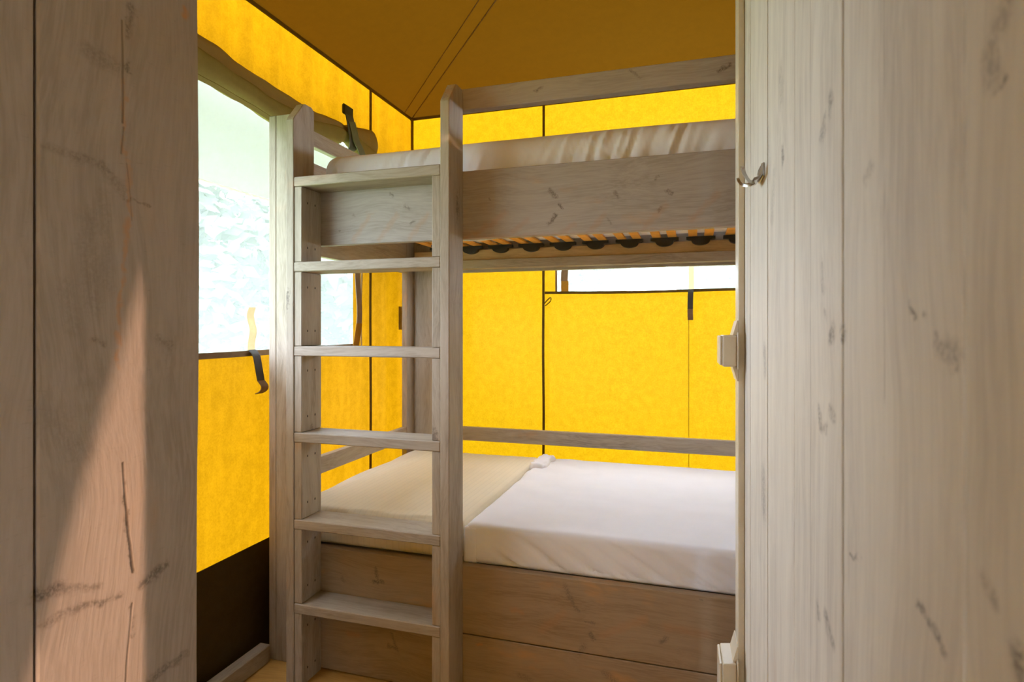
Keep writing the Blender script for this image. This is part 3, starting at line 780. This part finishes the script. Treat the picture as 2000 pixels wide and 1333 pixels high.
# ------------------------------------------------------------------ mattresses
def rounded_box(x0, x1, y0, y1, z0, z1, r, step, disp):
    """closed soft box with rounded edges; disp(p, n) moves the surface along its normal"""
    bm = bmesh.new()
    c = Vector(((x0 + x1) / 2, (y0 + y1) / 2, (z0 + z1) / 2)); h = Vector((x1 - x0, y1 - y0, z1 - z0)) / 2
    def ax(half):
        core = max(1, int(2 * (half - r) / step)); a = [-half + r * (1 - math.cos(math.pi / 2 * k / 5)) * 1.0 for k in range(5)]
        m_ = lin(-half + r, half - r, core)
        return a + m_ + [-v for v in a[::-1]]
    axs = [ax(h[i]) for i in range(3)]
    cache = {}
    def vert(p):
        k = (round(p[0], 5), round(p[1], 5), round(p[2], 5))
        if k in cache: return cache[k]
        q = Vector(p); inner = Vector([max(-h[i] + r, min(h[i] - r, q[i])) for i in range(3)])
        d = q - inner
        if d.length > 1e-9:
            nrm = d.normalized(); pos = inner + nrm * r
        else: nrm = Vector((0, 0, 1)); pos = q
        pos = pos + c
        v = bm.verts.new(pos + nrm * disp(pos, nrm)); cache[k] = v
        return v
    for i in range(3):
        j, k = (i + 1) % 3, (i + 2) % 3
        for s in (-1, 1):
            A, B = axs[j], axs[k]
            for a in range(len(A) - 1):
                for b in range(len(B) - 1):
                    qs = []
                    for (u, v) in ((A[a], B[b]), (A[a + 1], B[b]), (A[a + 1], B[b + 1]), (A[a], B[b + 1])):
                        p = [0, 0, 0]; p[i] = s * h[i]; p[j] = u; p[k] = v; qs.append(vert(p))
                    if s < 0: qs = qs[::-1]
                    if len(set(qs)) == 4: bm.faces.new(qs)
    bm.verts.index_update()
    V = [v.co.copy() for v in bm.verts]; Fc = [[v.index for v in f.verts] for f in bm.faces]; bm.free()
    return V, Fc
def fold(p, freq, slant, seed, amp):
    a = noise.noise(Vector((p.x * 2.3, p.z * 3, seed)))
    b = noise.noise(Vector((p.x * freq + p.z * slant * freq, p.z * 4, seed + 3)))
    c2 = noise.noise(Vector((p.x * freq * 1.7 + p.z * slant * freq * 1.7, p.z * 7, seed + 8)))
    return amp * (0.4 + max(0, a + 0.45)) * (b * 0.7 + c2 * 0.45)
def d_up(p, n):
    d = 0.010 * noise.noise(Vector((p.x * 1.7, p.y * 1.7, 2)))
    if n.z < -0.3: return 0.0
    if n.y < -0.35: d += (fold(p, 52, -0.35, 1.0, 0.018) - 0.004) * min(1, (-n.y - 0.35) * 2.2)
    return d
V, Fc = rounded_box(-1.262, 0.615, 1.790, 2.795, 1.596, 1.786, 0.052, 0.0085, d_up)
um = mesh_from('mattress', V, Fc, SHEET, None, True)
tag(um, 'upper bunk mattress in a gathered white fitted sheet', 'mattress')
ribbon('pull_strap', curve_pts([(-0.352, 1.86, 1.5895), (-0.346, 1.87, 1.572), (-0.335, 1.885, 1.535), (-0.325, 1.89, 1.502)], 5), (0.030, 0.008, 0), SHEET, sb, 0.004)
def d_left(p, n):
    d = 0.006 * noise.noise(Vector((p.x * 2.5, p.y * 1.5, 6)))
    if n.z < -0.3: return 0.0
    if n.z > 0.5: d += 0.0022 * noise.noise(Vector((p.x * 22, p.y * 0.9, 2))) * (1.2 if p.x < -1.1 else 0.7)
    if n.y < -0.3: d += fold(p, 14, 0.5, 5.0, 0.012)
    if p.x < -1.25 and n.z > 0.3: d += 0.008 * noise.noise(Vector((p.x * 14 - p.y * 4, p.y * 2, 1)))
    return d
V, Fc = rounded_box(-1.405, -0.722, 1.788, 2.805, 0.412, 0.543, 0.028, 0.014, d_left)
lm = mesh_from('mattress', V, Fc, SHEET2, None, True)
tag(lm, 'short striped mattress section on the lower bunk behind the ladder', 'mattress')
def d_right(p, n):
    d = 0.004 * noise.noise(Vector((p.x * 1.8, p.y * 1.8, 11)))
    if n.z < -0.3: return 0.0
    if n.y < -0.3:
        low = max(0, min(1, (0.535 - p.z) / 0.10))
        d += min(0.0, fold(p, 26, 1.6, 9.0, 0.032) - 0.004) * low * min(1, max(0.1, (p.x + 0.66) / 0.2))
    if n.z > 0.5: d += 0.0016 * noise.noise(Vector((p.x * 5, p.y * 12, 3))) + (0.004 * noise.noise(Vector((p.x * 7 + p.y * 9, p.y * 2, 3))) if p.x < -0.45 else 0)
    return d
V, Fc = rounded_box(-0.712, 0.615, 1.780, 2.805, 0.412, 0.541, 0.022, 0.0105, d_right)
rm = mesh_from('mattress', V, Fc, SHEET, None, True)
tag(rm, 'long white-sheeted mattress on the lower bunk with folded corner', 'mattress')
# tucked hospital corner and the loose gathered corner of the sheet
V, Fc = rounded_box(-0.716, -0.668, 1.778, 1.800, 0.414, 0.532, 0.010, 0.012, lambda p, n: 0.003 * noise.noise(Vector((p.x * 40, p.z * 8, 1))))
mesh_from('corner_fold', V, Fc, SHEET, rm, True)
def d_roll(p, n): return 0.012 * noise.noise(Vector((p.x * 26, p.y * 26, 5))) + 0.006 * noise.noise(Vector((p.x * 60, p.y * 60, 2)))
V, Fc = rounded_box(-0.716, -0.640, 2.58, 2.80, 0.520, 0.560, 0.019, 0.010, d_roll)
mesh_from('loose_corner', V, Fc, SHEET, rm, True)

# ------------------------------------------------------------------ coat hook on the right partition
hook = empty('coat_hook', (rw(0.93).x, rw(0.93).y, CAM_H + 0.235))
tag(hook, 'small steel double coat hook screwed to the pale plank partition', 'coat hook')
def rp(z, o, h): p = rw(z, o); return Vector((p.x, p.y, h))
def hpt(px, py, o):
    """hook point seen at a pixel, o metres out of the partition face"""
    z = F_PX * (A_R - o) / (px - 1325)
    return rp(z, o, CAM_H - (py - CY) / F_PX * z)
z0 = F_PX * A_R / (1489 - 1325)
hz = lambda py: CAM_H - (py - CY) / F_PX * z0
wall_block('back_plate', z0 - 0.026, z0 + 0.026, 0.0002, 0.003, hz(352), hz(325), CHROME, hook, 0.0012)
wd = (rp(1, 0, 0) - rp(0, 0, 0)).normalized()
arm = curve_pts([rp(z0, 0.002, hz(326)), rp(z0, 0.004, hz(340)), rp(z0, 0.008, hz(352)), rp(z0, 0.016, hz(356))], 5)
ribbon('stem', arm, wd * 0.046, CHROME, hook, 0.004)
for s in (-1, 1):
    pr_ = curve_pts([rp(z0, 0.014, hz(356)), rp(z0 + s * 0.012, 0.022, hz(358)), rp(z0 + s * 0.026, 0.030, hz(353)), rp(z0 + s * 0.034, 0.035, hz(344)), rp(z0 + s * 0.037, 0.036, hz(338))], 6)
    ribbon('prong', pr_, wd * 0.018 + Vector((0, 0, 0.006)), CHROME, hook, 0.0045)

# ------------------------------------------------------------------ cable trunking with two outlets at the end of the partition
tz0, tz1 = 1.216, 1.272
trk = wall_block('cable_trunking', tz0, tz1, 0.0003, 0.0142, 0.0, PH, PVC, None, 0.0015)
tag(trk, 'narrow cream plastic cable trunking running up the partition end', 'cable trunking')
def outlet(label, zc, hh):
    o = empty('power_outlet', (rw(1.24).x, rw(1.24).y, zc - hh))
    tag(o, label, 'power outlet')
    wall_block('back_plate', tz0 - 0.020, tz1 + 0.018, 0.0145, 0.0175, zc - hh - 0.006, zc + hh + 0.006, PVC, o, 0.001)
    wall_block('housing', tz0 - 0.014, tz1 + 0.014, 0.0177, 0.0470, zc - hh, zc + hh, PVC, o, 0.003)
    # front frame, a little tilted
    wall_block('front_frame', tz0 - 0.010, tz1 + 0.010, 0.0472, 0.0530, zc - hh + 0.003, zc + hh - 0.001, PVC, o, 0.0015)
    for s in (-1, 1):      # tapered cable entries above and below
        V = []; zb = zc + s * (hh + 0.0005)
        for (h, ou) in ((zb, 0.0255), (zb + s * 0.030, 0.0165)):
            for (z, oo) in ((tz0 - 0.006, 0.0145), (tz1 + 0.006, 0.0145), (tz1 + 0.006, ou), (tz0 - 0.006, ou)): V.append(rp(z, oo, h))
        Fc = [(0, 1, 2, 3), (7, 6, 5, 4), (0, 4, 5, 1), (1, 5, 6, 2), (2, 6, 7, 3), (3, 7, 4, 0)]
        mesh_from('cable_entry', V, Fc, PVC, o)
    return o
outlet('cream power outlet on the trunking halfway up the partition end', CAM_H - (686 - CY) / F_PX * 1.21, 0.032)
outlet('cream power outlet on the trunking close to the floor', CAM_H - (1340 - CY) / F_PX * 1.21, 0.048)

# ------------------------------------------------------------------ outside: fly sheet, trees
aw = empty('awning', (-1.9, 1.0, 1.85)); tag(aw, 'pale overhanging fly sheet outside the large mesh window', 'awning')
V = []; ys = lin(-2.6, 3.8, 40); fr = lin(0, 1, 8)
for y in ys:
    for t in fr:
        V.append((XL - 0.27 - 0.36 * t, y, 2.16 - (2.16 - 1.85) * t - 0.03 * math.sin(t * math.pi) + 0.012 * noise.noise(Vector((y * 1.5, t * 2, 0)))))
mesh_from('fly_sheet', V, [(i * 9 + k, i * 9 + k + 1, (i + 1) * 9 + k + 1, (i + 1) * 9 + k) for i in range(40) for k in range(8)], AWN, aw, True)
for y in (-2.5, 0.4, 3.7):
    tube('pole', [(XL - 0.64, y, -0.30), (XL - 0.64, y, 0.8), (XL - 0.64, y, 1.86)], 0.016, BARK, aw, 8)
    tube('guy_rope', [(XL - 0.27, y, 2.16), (XL - 0.02, y, 2.36)], 0.004, WEB_BEIGE, aw, 6)
tube('hem_rope', [(XL - 0.63, y, 1.848) for y in lin(-2.6, 3.8, 12)], 0.006, WEB_BEIGE, aw, 6)

def crown_mesh(seed, h, rad, n):
    rnd = random.Random(seed); V, Fc = [], []
    blobs = [(Vector((rnd.uniform(-.6, .6) * rad, rnd.uniform(-.6, .6) * rad, rnd.uniform(0.15, 0.95) * h)), rnd.uniform(.35, .6) * rad) for _ in range(14)]
    for _ in range(n):
        c, r = rnd.choice(blobs)
        d = Vector((rnd.gauss(0, 1), rnd.gauss(0, 1), rnd.gauss(0, 1))).normalized()
        p = c + d * r * rnd.uniform(0.5, 1.05)
        a = Vector((rnd.gauss(0, 1), rnd.gauss(0, 1), rnd.gauss(0, .6))).normalized(); b = a.cross(d)
        if b.length < 1e-3: continue
        b.normalize(); s = rnd.uniform(.08, .17)
        k = len(V); V += [p - a * s, p + b * s * .5, p + a * s, p - b * s * .5]; Fc.append((k, k + 1, k + 2, k + 3))
    me = bpy.data.meshes.new('crown'); me.from_pydata(V, [], Fc); me.update(); me.materials.append(LEAF)
    return me
crowns = [crown_mesh(s, 4.2, 1.75, 9000) for s in (1, 2, 3)]
def trunk_mesh():
    bm = bmesh.new(); bmesh.ops.create_cone(bm, cap_ends=True, segments=10, radius1=0.16, radius2=0.07, depth=2.6, matrix=Matrix.Translation((0, 0, 1.3)))
    me = bpy.data.meshes.new('trunk'); bm.to_mesh(me); bm.free(); me.materials.append(BARK); return me
tm = trunk_mesh()
spots = [(-7.0, 5.6, 0), (-6.0, 9.6, 0), (-10.6, 8.2, 0), (-9.6, 12.2, 0), (-3.0, 13.0, 1), (1.0, 12.0, 1)]
for i, (x, y, g) in enumerate(spots):
    t = empty('leafy_tree', (x, y, -0.30))
    tag(t, ('pale sunlit leafy tree seen through the large side mesh window', 'pale sunlit leafy tree beyond the small back mesh window')[g], 'tree', ('trees beyond the side window', 'trees beyond the back window')[g])
    c = link('crown', crowns[i % 3], LEAF, t, (x, y, -0.1)); c.rotation_euler.z = i * 1.3
    link('trunk', tm, BARK, t, (x, y, -0.30))
